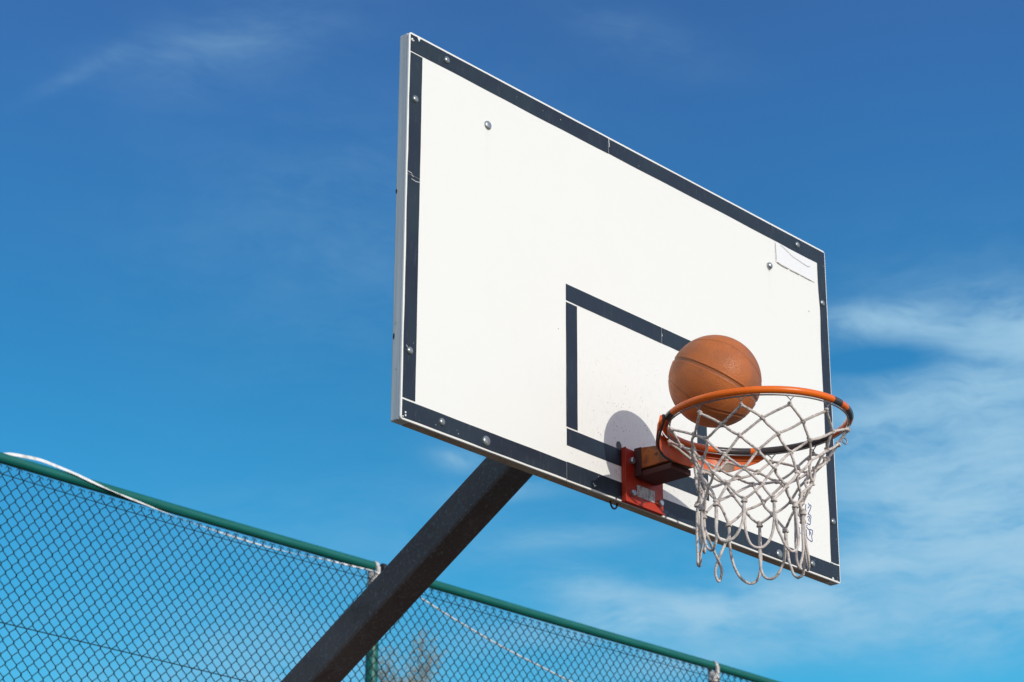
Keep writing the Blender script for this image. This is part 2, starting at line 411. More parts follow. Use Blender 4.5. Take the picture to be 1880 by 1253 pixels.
strip(.2445, .2885, 3.0450, 3.3985, .0004)
strip(-.2990, .2905, 2.9968, 3.0435, .0004)
# chips and scratches showing the white below
m = MB()
def chip(pts, y=-.0011):
    m = MB(); m.add([(x, y, z) for x, z in pts], [tuple(range(len(pts)))]); part(m, 'paint_chip', M_chip, board)
def line_poly(pts, wd, y):
    m = MB(); P = [Vector(p) for p in pts]; v = []
    for i, p in enumerate(P):
        d = (P[min(i+1, len(P)-1)]-P[max(i-1, 0)]).normalized(); nn = Vector((-d.y, d.x))*wd/2
        v += [(p.x-nn.x, y, p.y-nn.y), (p.x+nn.x, y, p.y+nn.y)]
    m.add(v, [(2*i, 2*i+2, 2*i+3, 2*i+1) for i in range(len(P)-1)]); return m
def scr(pts, wd=.0012, y=-.0011): part(line_poly(pts, wd, y), 'paint_scratch', M_chip, board)
chip([(-.8735, 3.9458), (-.8700, 3.9400), (-.8655, 3.9330), (-.8625, 3.9395), (-.8590, 3.9458)])
chip([(-.8950, 3.9300), (-.8900, 3.9345), (-.8870, 3.9320), (-.8850, 3.9290)])
scr([(-.8955, 3.9295), (-.889, 3.9265), (-.8845, 3.9275), (-.8835, 3.9300)], .0018)
scr([(-.8965, 3.5560), (-.8820, 3.5555), (-.8800, 3.5500), (-.8750, 3.5475)]); scr([(-.8820, 3.5400), (-.868, 3.5375), (-.8520, 3.5400)])
scr([(-.887, 3.0930), (-.881, 3.0880), (-.876, 3.0895), (-.869, 3.0910)], .001)
for x, z in ((-.8843, 2.9205), (-.8841, 2.9130)): chip([(x-.0024, z-.002), (x+.0022, z-.0024), (x+.0026, z+.002), (x-.002, z+.0022)])
scr([(-.8950, 2.9080), (-.8905, 2.9085)], .003)
scr([(.853, 2.9545), (.862, 2.9552), (.868, 2.9520)], .002); scr([(.885, 2.9540), (.8965, 2.9548)], .004)
chip([(.8560, 2.9048), (.8575, 2.9105), (.8620, 2.9115), (.8665, 2.9060), (.8650, 2.9048)]); chip([(.878, 2.9048), (.880, 2.908), (.884, 2.9048)])
scr([(-.1975, 2.9215), (-.1910, 2.9165), (-.1850, 2.9160)], .0016); scr([(-.1920, 2.9165), (-.1925, 2.9120)], .0016)
scr([(-.1188, 3.9452), (-.1165, 3.930), (-.1155, 3.922), (-.1180, 3.9185)], .0018)
scr([(.098, 3.430), (.1000, 3.4255), (.0984, 3.4215)], .0016)
for _ in range(16):
    side = random.random()
    if side < .6: x = random.uniform(-.89, .89); z = random.uniform(2.908, 2.948)
    elif side < .8: x = random.uniform(-.89, .89); z = random.uniform(3.9, 3.943)
    else: x = random.choice([random.uniform(-.893, -.855), random.uniform(.858, .893)]); z = random.uniform(2.95, 3.89)
    s_ = random.uniform(.0005, .0010); chip([(x-s_, z-s_), (x+s_, z-s_*.6), (x+s_*.7, z+s_), (x-s_, z+s_*.8)])
# hairline joints across the bottom lip, and dirt
for x in (-.3, -.1046, .1):
    m = MB(); m.box(x-.0012, x+.0012, -.0006, .0, 2.9012, 2.9052); part(m, 'dirt_mark', M_crack, board)
for x, z, s_ in ((.802, 3.7217, .002), (-.33, 3.31, .0014)):
    m = MB(); m.box(x-s_, x+s_, -.0005, .0, z-s_, z+s_); part(m, 'dirt_mark', M_crack, board)
# flat dark disc painted as the shaded inside of a hole by the rim plate
N = 18; film([(-.0915+.0105*math.cos(2*math.pi*k/N), 3.052+.0125*math.sin(2*math.pi*k/N)+(.001*math.sin(k*2.1))) for k in range(N)], 'recess_shade', M_hole, -.0012)
# sticker, top right
n = 14
m = MB(); v = []; fa = []
for i in range(n+1):
    u = i/n; x = .6425+u*(.838-.6425)
    for j in range(5):
        q = j/4; z = 3.8295+q*(3.8955-3.8295) - .003*u*(1-q)
        y = -.0010-.0007*abs(math.sin(u*7+q*2))*(1-q)-(.0006 if j == 0 else 0)*(.4+.6*math.sin(u*9)**2)
        v.append((x, y, z))
for i in range(n):
    for j in range(4): fa.append((i*5+j, (i+1)*5+j, (i+1)*5+j+1, i*5+j+1))
m.add(v, fa); st = part(m, 'sticker', M_sticker, board, smooth=True)
for pts, wd, y in (([(.648, 3.8300), (.668, 3.8270), (.690, 3.8265), (.705, 3.8270)], .0030, -.0028), ([(.712, 3.8262), (.745, 3.8268), (.760, 3.8262)], .0026, -.0028),
        ([(.768, 3.8265), (.79, 3.8262), (.820, 3.8262)], .0016, -.0028), ([(.6430, 3.890), (.6445, 3.865), (.6460, 3.834)], .0013, -.0026),
        ([(.668, 3.8925), (.70, 3.884), (.73, 3.874), (.76, 3.872), (.79, 3.8685), (.806, 3.8685), (.814, 3.871)], .0014, -.0030)):
    part(line_poly(pts, wd, y), 'crease', M_crack, st)

# marker scrawl, bottom right
SC = [[(0.7545, 3.1081), (0.7605, 3.1037), (0.7638, 3.1052), (0.7679, 3.1029), (0.764, 3.0934), (0.7581, 3.084), (0.7522, 3.076)],
[(0.7513, 3.0928), (0.7603, 3.1003)], [(0.7522, 3.0754), (0.7605, 3.0742), (0.7655, 3.0702), (0.7628, 3.0617), (0.7596, 3.0465), (0.7542, 3.0445), (0.7437, 3.0452)],
[(0.7472, 3.0643), (0.7559, 3.0691), (0.7577, 3.0643), (0.753, 3.0579), (0.757, 3.0537)], [(0.74, 3.0378), (0.7454, 3.0391)],
[(0.7398, 3.0338), (0.753, 3.0279), (0.7595, 3.0302), (0.77, 3.0295), (0.7683, 3.02), (0.7645, 3.0112), (0.7667, 2.9988), (0.7623, 2.9951), (0.7509, 2.9975), (0.7408, 3.0042), (0.7392, 3.0259)],
[(0.7551, 3.0271), (0.755, 3.0115)], [(0.758, 3.024), (0.7616, 3.0157)], [(0.717, 3.0842), (0.7208, 3.0773), (0.7214, 3.0709)],
[(0.695, 3.0371), (0.701, 3.032), (0.6994, 3.0239), (0.7055, 3.0228), (0.7061, 3.0151), (0.7085, 3.0054), (0.7032, 3.0041)],
[(.7430, 3.1020), (.7400, 3.0900), (.7430, 3.0800)], [(.7360, 3.0650), (.7330, 3.0500)], [(.7290, 3.0330), (.7270, 3.0150), (.7300, 3.0010)], [(.715, 3.06), (.7120, 3.048), (.7170, 3.040)]]
for g_ in SC:
    P = [Vector((x, z, 0)) for x, z in g_]
    if len(P) > 2: P = smooth_path(P, 4)
    part(line_poly([(p.x, p.y) for p in P], .0027, -.0009), 'marker_stroke', M_scrawl, board)

# dome headed bolts
def dome(x, z, r, y0=-.0008, h=.75, squash=1.0, n=18, m_=7):
    mb = MB(); v = [(x, y0-r*h, z)]; fa = []
    for i in range(1, m_+1):
        a = math.pi/2*i/m_
        for k in range(n):
            b = 2*math.pi*k/n; v.append((x+r*math.sin(a)*math.cos(b), y0-r*h*math.cos(a)**.8 if i < m_ else y0, z+squash*r*math.sin(a)*math.sin(b)))
    for k in range(n): fa.append((0, 1+k, 1+(k+1) % n))
    for i in range(m_-1):
        for k in range(n):
            a = 1+i*n; fa.append((a+k, a+n+k, a+n+(k+1) % n, a+(k+1) % n))
    mb.add(v, fa); return mb
small = [(-.7638, 3.9223), (-.8753, 3.7649), (-.875, 3.0815), (-.7595, 2.9305), (.7554, 3.9228), (.8722, 3.7707), (.8740, 3.0821), (.7615, 2.9286)]
for x, z in small: part(dome(x, z, .0100, h=.6), 'bolt', M_bolt_painted, board, smooth=True)
for x, z, r in ((-.6064, 3.7953, .0125), (.6031, 2.9198, .0135), (-.602, 2.9249, .0135)): part(dome(x, z, r, h=.45), 'bolt', M_bolt if z > 3.5 else M_bolt_painted, board, smooth=True)
mb = dome(.6086, 3.8040, .011, h=.9); o = part(mb, 'bolt', M_bolt, board, smooth=True); o['label'] = 'bent bolt with a dented rim'
mb = MB(); mb.add([(.5985, -.0008, 3.812), (.6065, -.010, 3.7905), (.6185, -.0008, 3.803)], [(0, 1, 2)]); part(mb, 'dent', M_hole, board)  # dark facet paints in the shading of the dent
# little loop of wire under the bottom edge
mb = MB(); mb.tube([(-.090+.0135*math.cos(R(a)), .020, 2.900+.0165*math.sin(R(a))) for a in range(-185, 6, 10)], .0026, 8)
part(mb, 'wire_loop', M_capdark, board, smooth=True)

# supporting steel behind the board and the slanting arm
TH = .553; ad = Vector((0, math.cos(TH), -math.sin(TH))); an = Vector((0, math.sin(TH), math.cos(TH)))
B0 = Vector((0, .753, 2.9)); wA = .097; x0a = .001
def along(t0, t1, w_, h, mat, name, par, off=0, bev=.009):
    m = MB(); v = []
    for tt in (t0, t1):
        for sx, sz in ((-1, 0), (1, 0), (1, 1), (-1, 1)):
            p = B0+ad*tt+an*(off+sz*h); v.append((x0a+sx*w_/2, p.y, p.z))
    m.add(v, [(0, 1, 2, 3), (7, 6, 5, 4), (0, 4, 5, 1), (1, 5, 6, 2), (2, 6, 7, 3), (3, 7, 4, 0)])
    return part(m, name, mat, par, bevel=bev)
arm = along(-.78, 2.25, wA, .097, M_galv, 'support_arm', HO, bev=.010)
m = MB(); m.box(-.6, .6, .037, .075, 3.24, 3.30); m.box(-.6, .6, .037, .075, 3.60, 3.66)
m.box(-.62, -.57, .037, .073, 3.02, 3.84); m.box(.57, .62, .037, .073, 3.02, 3.84); m.box(-.09, .09, .037, .083, 3.12, 3.76)
part(m, 'mounting_frame', M_galv, HO, bevel=.003)
m = MB(); m.box(-.085, .085, 2.52, 2.69, .012, 2.02); part(m, 'pole', M_galv, HO, bevel=.012)
m = MB(); m.box(-.20, .20, 2.40, 2.81, 0.0, .012); part(m, 'base_plate', M_galv, HO, bevel=.003)

# ------------------------------------------------------------------ rim
RC = Vector((-.0266, -.4031, 3.0371)); RR = .2337
def rp(phi, r=RR, dz=0):             # phi in degrees, 0 = towards the court, + = towards +x
    x = RC.x+r*math.sin(R(phi)); y = RC.y-r*math.cos(R(phi))
    return Vector((x, y, RC.z+.0265*(x-RC.x)-.0043*(y-RC.y)+dz))
def set_wear(o, vals):
    a = o.data.attributes.new('wear', 'FLOAT', 'POINT'); a.data.foreach_set('value', vals)
def wear_at(phi):
    p = (phi+180) % 360-180
    for a, b in ((-1, 8), (17, 36), (72, 125), (131, 153), (-126, -117)):
        if a <= p <= b: return 1.0
    return 0.0
mb = MB(); NR = 240; mb.tube([rp(360*k/NR) for k in range(NR)], .0094, 14, closed=True, ref=(0, 0, 1))
ring = part(mb, 'rim', M_ring, HO, smooth=True)
set_wear(ring, [wear_at(360*k/NR) for k in range(NR) for _ in range(14)])
ring['label'] = 'bright orange ring with paint worn to dark metal in patches'
# thin rod below the ring that carries the net hooks
mb = MB(); mb.tube([rp(360*k/120, .2295, -.0118) for k in range(120)], .0021, 6, closed=True, ref=(0, 0, 1)); part(mb, 'net_rod', M_hook, ring, smooth=True)
# curved collar under the back of the ring
mb = MB(); n = 48; v = []; wv_ = []
for side, rad in ((0, .2535), (1, .2495)):
    for i in range(n+1):
        ps = -58+116*i/n; ap = abs(ps)
        zb = 2.984 if ap < 36 else 2.984+(ap-36)/22*.034
        if ap > 53: zb += (ap-53)/5*.005
        for j in range(5):
            q = j/4; p = rp(180-ps, rad, 0); z = zb+(3.031-zb)*q
            extra = .004*(1-q)*(1 if ps < -30 else 0)
            d = Vector((math.sin(R(ps)), math.cos(R(ps)), 0))
            v.append((RC.x+(rad+extra)*d.x, RC.y+(rad+extra)*d.y, z+.0265*((RC.x+rad*d.x)-RC.x)))
            edge = 1.0 if (side == 1 and (ps < -52.0 or (ps < -34 and q < .14))) else 0.0
            if -6 < ps < 2 and q < .4: edge = .30
            if 30 < ps < 41 and q < .60: edge = .55
            wv_.append(edge)
S = (n+1)*5; fa = []
for i in range(n):
    for j in range(4):
        a = i*5+j; b = (i+1)*5+j
        fa.append((a, b, b+1, a+1)); fa.append((S+a, S+a+1, S+b+1, S+b))
    fa.append((i*5, S+i*5, S+(i+1)*5, (i+1)*5)); fa.append((i*5+4, (i+1)*5+4, S+(i+1)*5+4, S+i*5+4))
for i in (0, n):
    for j in range(4):
        a = i*5+j; q_ = (a, a+1, S+a+1, S+a); fa.append(q_ if i == 0 else q_[::-1])
mb.add(v, fa); collar = part(mb, 'collar', M_skirt, ring, smooth=False); set_wear(collar, wv_)
collar.data.polygons.foreach_set('use_smooth', [True]*len(collar.data.polygons)); collar.data.update()
try:
    e_ = collar.modifiers.new('es', 'EDGE_SPLIT'); e_.split_angle = R(35)
except Exception: pass
# folded left end of the collar: rusted edge with an orange flange turned outwards
EP = [(-58, 3.034), (-58.5, 3.022), (-57, 3.010), (-52, 3.000), (-45, 2.9925), (-37, 2.985), (-28, 2.982), (-18, 2.981), (-9, 2.981)]
def ep(ps, z, r): return Vector((RC.x+r*math.sin(R(ps)), RC.y+r*math.cos(R(ps)), z+.0265*r*math.sin(R(ps))))
EPs = smooth_path([Vector((a, z, 0)) for a, z in EP], 4)
mb = MB(); path = [ep(q.x, q.y, .2510) for q in EPs]
mb.tube(path, [.0042 if i < 6 else .0031 for i in range(len(path))], 8)
part(mb, 'collar_edge', material('bare_dark_steel', (.045, .040, .045), .5, metal=.5, spec=.5), ring, smooth=True)
mb = MB(); v = []; nE = 13
for i in range(nE):
    q = EPs[i]; w_ = .0085*math.sin(math.pi*min(1, (i+1)/nE))**.55
    for r_, dy in ((.2535, 0), (.2535+w_, .002)):
        p = ep(q.x, q.y, r_); p.y += dy; v.append(tuple(p))
mb.add(v, [(2*i, 2*i+1, 2*i+3, 2*i+2) for i in range(nE-1)])
fo = part(mb, 'collar_flange', M_skirt, ring); md = fo.modifiers.new('t', 'SOLIDIFY'); md.thickness = .002
set_wear(fo, [0.0]*len(v))
# plate, arm box, its lower housing and bolts
mb = MB(); mb.box(-.0840, .0765, -.0125, -.0015, 2.8985, 3.0485); plate = part(mb, 'mounting_plate', M_red, ring, bevel=.002)
mb = MB(); mb.box(-.0840, -.0800, -.0165, -.0128, 2.8985, 3.0485); mb.box(-.0797, .0765, -.0165, -.0128, 2.8985, 2.9025)
part(mb, 'plate_lip', M_red, plate, bevel=.001)
mb = MB(); v = []
for y, zt in ((-.0127, 3.056), (-.152, 3.038)):
    for x, z in ((-.0415, 2.9945), (.0475, 2.9945), (.0475, zt), (-.0415, zt)): v.append((x, y, z))
mb.add(v, [(0, 3, 2, 1), (4, 5, 6, 7), (0, 1, 5, 4), (1, 2, 6, 5), (2, 3, 7, 6), (3, 0, 4, 7)])
bx = part(mb, 'bracket_box', M_box, ring, bevel=.0025)
mb = MB(); mb.box(-.0436, -.0418, -.036, -.0128, 2.9750, 3.0535)
part(mb, 'weld_flange', material('burnt_dark_paint', (.060, .014, .010), .65), bx, bevel=.0005)
mb = MB(); mb.box(-.0385, .0440, -.133, -.0130, 2.9720, 2.9900); part(mb, 'lower_housing', material('dark_red_steel', (.075, .014, .009), .6), bx, bevel=.003)
# flat gusset joining box and ring
mb = MB(); P = [(-.040, -.120), (.046, -.120)]+[(RC.x+.244*math.sin(R(p)), RC.y+.244*math.cos(R(p))) for p in range(30, -31, -10)]
N = len(P); mb.add([(x, y, 3.0315+.0265*x) for x, y in P]+[(x, y, 3.0275+.0265*x) for x, y in P], [tuple(range(N)), tuple(range(N, 2*N))[::-1]]+[(i, N+i, N+(i+1) % N, (i+1) % N) for i in range(N)])
part(mb, 'gusset', M_skirt, ring)
M_label = material('scuffed_pale_label', (.5, .5, .5), .6, build=lambda t, b, co: t.l(t.mix(t.mapr(t.noise(t.scaled(co, (1, 1, .5)), 120, 5, .65), .42, .72), (.58, .56, .55, 1), (.24, .17, .16, 1)), b.inputs['Base Color']))
mb = MB(); mb.box(-.0345, .0385, -.0145, -.0127, 2.9235, 2.9560); part(mb, 'label_plate', M_label, plate, bevel=.0005)
def hexbolt(x, z, r=.0095, h=.010, y=-.0127):
    b = MB(); a0 = random.random(); N = 6
    ring_ = lambda rad, yy: [(x+rad*math.cos(2*math.pi*k/N+a0), yy, z+rad*math.sin(2*math.pi*k/N+a0)) for k in range(N)]
    b.add(ring_(r*1.0, y)+ring_(r, y-h*.8)+ring_(r*.8, y-h), [tuple(range(12, 18))]+[(i, (i+1) % 6, 6+(i+1) % 6, 6+i) for i in range(6)]+[(6+i, 6+(i+1) % 6, 12+(i+1) % 6, 12+i) for i in range(6)])
    return b
for x, z in ((-.0560, 3.0160), (-.0545, 2.9270), (.0590, 2.9275), (.0610, 3.0160)):
    part(hexbolt(x, z), 'bolt', M_bolt, plate)

# hooks
HK = [-126, -92, -63, -32.5, -4.5, 35, 52.5, 88, 117.5, 148, 178, 208]
for i, a in enumerate(HK):
    mb = MB(); free = (a == 52.5)
    e1 = rp(a-2.6, .2295, -.0128); e2 = rp(a+2.6, .2295, -.0128); c = rp(a, .2295, -.0235); mid = rp(a, .2295, -.0135)
    mb.tube(smooth_path([e1, rp(a-1.2, .2295, -.018), c], 4), .0015, 6); mb.tube(smooth_path([e2, rp(a+1.2, .2295, -.018), c], 4), .0015, 6)
    if free:
        b = c
        pts = [b+Vector((.000, 0, .001)), b+Vector((-.005, .002, -.002)), b+Vector((-.003, .001, -.009)), b+Vector((.004, -.002, -.013)), b+Vector((.006, -.003, -.020)), b+Vector((.001, 0, -.026)), b+Vector((-.006, .002, -.022)), b+Vector((-.005, .002, -.018))]
        mb.tube(smooth_path(pts, 5), .0017, 7)
    else:
        b = c
        mb.tube(smooth_path([b+Vector((.002, 0, .002)), b+Vector((0, 0, -.005)), b+Vector((.003, 0, -.010)), b+Vector((-.003, 0, -.0105)), b+Vector((-.004, 0, -.005))], 4), .0014, 6)
    part(mb, 'net_hook', M_hook, ring, smooth=True)

# ------------------------------------------------------------------ net
rows = [None,
 (-.020, .200, 2.973, [-111, -81, -51, -21, 12, 40, 68, 98, 128, 158, 190, 222]),
 (-.025, .180, 2.940, [-98, -68, -38, -9, 22, 53, 83, 113, 143, 174, 206, 236]),
 (-.045, .152, 2.900, [-113, -82, -50, -17, 14, 40, 68, 98, 128, 158, 190, 221]),
 (-.060, .148, 2.853, [-91, -60, -31, -2, 28, 55, 85, 115, 146, 178, 210, 240]),
 (-.075, .138, 2.811, [-103, -74, -39, -11, 18, 43, 70, 100, 131, 162, 194, 226]),
 (-.078, .140, 2.771, [-87, -57, -27, 2, 28, 55, 85, 115, 147, 179, 210, 242])]
def kp(r, j):
    cx, rad, z, an_ = rows[r]; a = an_[j % 12]
    jr = random.Random(r*31+(j % 12)); rad2 = rad*(1+jr.uniform(-.03, .03)); back = abs(((a+180) % 360)-180) > 95
    if 185 < a % 360 < 262: rad2 *= 1-.018*r
    z += .0072*r*max(0, -math.cos(R(a)))
    return Vector((cx+rad2*math.sin(R(a)), -.403-rad2*math.cos(R(a)), z+jr.uniform(-.004, .004)+(jr.uniform(-.008, .008) if back else 0)))
ap_ang = [-126, -92, -63, -32.5, -4.5, 35, 38, 88, 117.5, 148, 178, 208]
apex = []
for j, a in enumerate(ap_ang):
    p = rp(a, .2295, -.0335)
    c = Vector((RC.x, RC.y, p.z)); p = p+(c-p)*.015
    apex.append(p)
mb = MB(); RRp = .0034
def strand(a, b, sag=.004, r=RRp, mid=None, sub=8, bow=0):
    d = b-a; L = d.length
    side = Vector((-d.y, d.x, 0)); side = side.normalized() if side.length > 1e-6 else Vector((1, 0, 0))
    ctrl = [a, a+d*.33+Vector((0, 0, -sag))+side*bow, a+d*.67+Vector((0, 0, -sag))+side*bow*.6, b]
    P = smooth_path(ctrl, 4)
    mb.tube(P, [r*(1+.07*math.sin(i*1.9+a.x*300)) for i in range(len(P))], 8)
def knot(p, s=1.0, tilt=0):
    mb.ball(p, .0068*s, .0060*s, .0074*s, 9, 6)
    a0 = random.uniform(0, 6)
    mb.tube([p+Vector((math.cos(a0+a)*.0050*s, math.sin(a0+a)*.0050*s, .0050*math.sin(a*.5+a0)*s)) for a in np.linspace(0, 5.4, 12)], .0034*s, 6)
for j in range(12):
    knot(apex[j], .85)
    k1 = kp(1, j)
    a, b = apex[j], apex[(j+1) % 12]
    slack = .010 if j in (0, 1, 2, 3) else .005
    strand(a, k1, -.001); strand(b, k1, -.001)
conn = {1: lambda j: (j-1, j), 2: lambda j: (j, j+1), 3: lambda j: (j-1, j), 4: lambda j: (j, j+1), 5: lambda j: (j-1, j)}
for r in range(1, 6):
    for j in range(12):
        a = kp(r, j)
        for q in conn[r](j):
            jr = random.Random(r*97+j*7+q)
            strand(a, kp(r+1, q), jr.uniform(-.001, .004), bow=jr.uniform(-.007, .007))
for r in range(1, 7):
    for j in range(12): knot(kp(r, j), .90 if r < 6 else 1.0)
# bound necks below the last knots, then long hanging loops
depth = [.108, .128, .132, .154, .138, .140, .145, .158, .150, .112, .160, .120]
for j in range(12):
    a = kp(6, j); b = kp(6, j+1); jr = random.Random(900+j)
    chord = b-a; dv = depth[j]*.98; out = Vector(((a.x+b.x)/2-rows[6][0], (a.y+b.y)/2+.403, 0)).normalized()*jr.uniform(-.010, .016)
    inn = .10
    if j == 8:      # twisted loop with a small eye
        pts = [a, a+Vector((0, 0, -.03)), a+chord*.32+Vector((0, 0, -dv*.55)), a+chord*.56+Vector((0, 0, -dv*.86)), a+chord*.58+Vector((0, 0, -dv*1.02)), a+chord*.47+Vector((0, 0, -dv*1.10)),
               a+chord*.38+Vector((0, 0, -dv*1.02)), a+chord*.44+Vector((0.004, -.004, -dv*.86)), a+chord*.66+Vector((0, 0, -dv*.55)), b+Vector((0, 0, -.03)), b]
    else:
        pts = []
        for k in range(13):
            u = k/12; s3 = u*u*(3-2*u); h = inn*.35*u+(1-inn*.35)*s3 if False else s3
            wv2 = .5+(u-.5)*1.0
            hz = (.5-.5*math.cos(math.pi*u))
            pts.append(a+chord*(.06*math.sin(math.pi*2*u)*-1+hz*.96+.02)+out*math.sin(math.pi*u)+Vector((0, 0, -dv*(math.sin(math.pi*u)**.75))))
        pts[0] = a; pts[-1] = b
        lean = jr.uniform(-.014, .014); sw = chord.normalized()
        pts = [p+sw*lean*math.sin(math.pi*k/12)**2+out.normalized()*jr.uniform(-.002, .002) if 0 < k < 12 else p for k, p in enumerate(pts)]
    P = smooth_path(pts, 3)
    mb.tube(P, [RRp*1.04*(1+.05*math.sin(i*1.3)) for i in range(len(P))], 8)
    mb.tube([a+Vector((.0062*math.cos(q), .0062*math.sin(q), -.006)) for q in np.linspace(0, 2*math.pi, 13)[:-1]], .0028, 6, closed=True)
net = part(mb, 'net', M_rope, HO, smooth=True); net['label'] = 'worn off-white knotted rope net with long hanging loops'

# ------------------------------------------------------------------ basketball
BD = .2384; BC = Vector((-.0837, -.3162, 3.1531))
def cv(x, y, z): return (CR*x+CU*y-f*z)          # direction given in (right, up, towards camera) at build time, a fixed world direction
ex = cv(.457, .839, -.158).normalized(); ey = cv(-.87, .46, -.15); ey = (ey-ey.dot(ex)*ex).normalized(); ez = ex.cross(ey).normalized()
NU, NV = 420, 210
th = np.linspace(0, np.pi, NV+1)[1:-1]; ph = np.linspace(0, 2*np.pi, NU, endpoint=False)
TT, PP = np.meshgrid(th, ph, indexing='ij')
D = np.stack([np.sin(TT)*np.cos(PP), np.sin(TT)*np.sin(PP), np.cos(TT)], -1).reshape(-1, 3)
D = np.vstack([D, [[0, 0, 1], [0, 0, -1]]])
dB = np.abs(np.arcsin(np.clip(D[:, 0], -1, 1)))                     # main channel
dA = np.abs(np.arcsin(np.clip(D[:, 2], -1, 1)))                     # second great circle
angx = np.arccos(np.clip(np.abs(D[:, 0]), 0, 1)); azx = np.arctan2(np.abs(D[:, 2]), np.abs(D[:, 1]))
lim = np.radians(66)+(np.radians(44)-np.radians(66))*np.sin(azx)**1.5
dO = np.abs(angx-lim)*.93
wid = np.radians(1.5); dg = np.degrees
chan = np.exp(-(dg(dB)/2.1)**6)                                     # main channel: flat floor with darker edges
chA = np.exp(-(dg(dA)/1.7)**4)
ov = np.exp(-(dg(dO)/1.3)**4)
depth_ = np.maximum(chan*1.0, np.maximum(chA*.8, ov*.55))-.16*np.exp(-((dg(dB)-3.4)/1.0)**2)-.16*np.exp(-((dg(dO)-2.6)/.9)**2)
seam = np.maximum(chan*.50+.50*np.exp(-((dg(dB)-1.9)/.55)**2), np.maximum(chA*.6, ov*.46))
Vb = D*(BD/2-.0019*depth_[:, None])
quad = []
for i in range(NV-2):
    a = i*NU+np.arange(NU); b = i*NU+(np.arange(NU)+1) % NU
    quad.append(np.stack([a, a+NU, b+NU, b], 1))
quad = np.concatenate(quad).tolist(); last = len(D)-2
quad += [[last, int(k), int((k+1) % NU)] for k in range(NU)]; base_ = (NV-2)*NU
quad += [[last+1, base_+int((k+1) % NU), base_+k] for k in range(NU)]
def b_ballm(t, b, co):
    a = t.n('ShaderNodeAttribute'); a.attribute_name = 'seam'
    vor = t.n('ShaderNodeTexVoronoi'); vor.inputs['Scale'].default_value = 330; t.l(co, vor.inputs['Vector'])
    n = t.noise(co, 12, 5, .6); g = t.noise(co, 70, 4, .6)
    c = t.mix(t.mapr(n, .3, .7), (.54, .160, .042, 1), (.43, .122, .034, 1))
    c = t.mix(t.mapr(g, .56, .72, 0, .5), c, (.30, .095, .045, 1))
    c = t.mix(t.mapr(t.noise(co, 7, 5, .65), .52, .66, 0, .45), c, (.34, .125, .060, 1))
    c = t.mix(t.mapr(t.noise(co, 30, 3), .68, .72, 0, .5), c, (.22, .12, .09, 1))
    c = t.mix(t.mapr(t.noise(co, 4.5, 4, .6), .46, .62, 0, .42), c, (.27, .115, .058, 1))
    c = t.mix(t.m('MULTIPLY', a.outputs['Fac'], .80), c, (.085, .048, .036, 1))
    mk = t.n('ShaderNodeAttribute'); mk.attribute_name = 'mark'
    c = t.mix(t.m('MULTIPLY', mk.outputs['Fac'], t.mapr(g, .38, .52)), c, (.17, .16, .19, 1))
    t.l(c, b.inputs['Base Color'])
    h = t.m('MULTIPLY', t.mapr(vor.outputs['Distance'], .15, .5, 1, 0), t.m('SUBTRACT', 1.0, a.outputs['Fac']))
    bump(t, b, h, .6, .0011); t.put(b.inputs['Roughness'], t.mapr(n, .3, .7, .40, .54))
M_ball = material('worn_orange_rubber', rough=.5, spec=.3, build=b_ballm)
bo = link('basketball', Vb, quad, M_ball, None, smooth=True)
bo.matrix_world = Matrix(((ex.x, ey.x, ez.x, BC.x), (ex.y, ey.y, ez.y, BC.y), (ex.z, ey.z, ez.z, BC.z), (0, 0, 0, 1)))
at_ = bo.data.attributes.new('seam', 'FLOAT', 'POINT'); at_.data.foreach_set('value', seam.astype(np.float32))
Wd = D @ np.array([list(ex), list(ey), list(ez)])
mk = np.zeros(len(D))
for (px, py, w1, w2, ang) in ((.72, .57, .05, .03, -30), (.86, .46, .05, .022, -40), (-.12, .95, .09, .022, 5), (-.80, -.36, .10, .012, 70), (-.85, -.33, .012, .06, 0), (.80, -.34, .04, .02, 40)):
    pz = math.sqrt(max(0, 1-px*px-py*py)); dd = np.array(list(cv(px, py, pz)))
    e1 = np.array(list(CR)); e1 = e1-e1@dd*dd; e1 /= np.linalg.norm(e1); e2 = np.cross(dd, e1)
    a_ = Wd@e1; b_ = Wd@e2; c_, s_ = math.cos(R(ang)), math.sin(R(ang))
    uu = (a_*c_-b_*s_)/w1; vv = (a_*s_+b_*c_)/w2
    mk = np.maximum(mk, np.where(Wd@dd > 0, np.exp(-(uu**2+vv**2)**2), 0))
at2 = bo.data.attributes.new('mark', 'FLOAT', 'POINT'); at2.data.foreach_set('value', mk.astype(np.float32))
tag(bo, 'worn orange-brown basketball with dark seams, dropping into the orange ring', 'basketball')

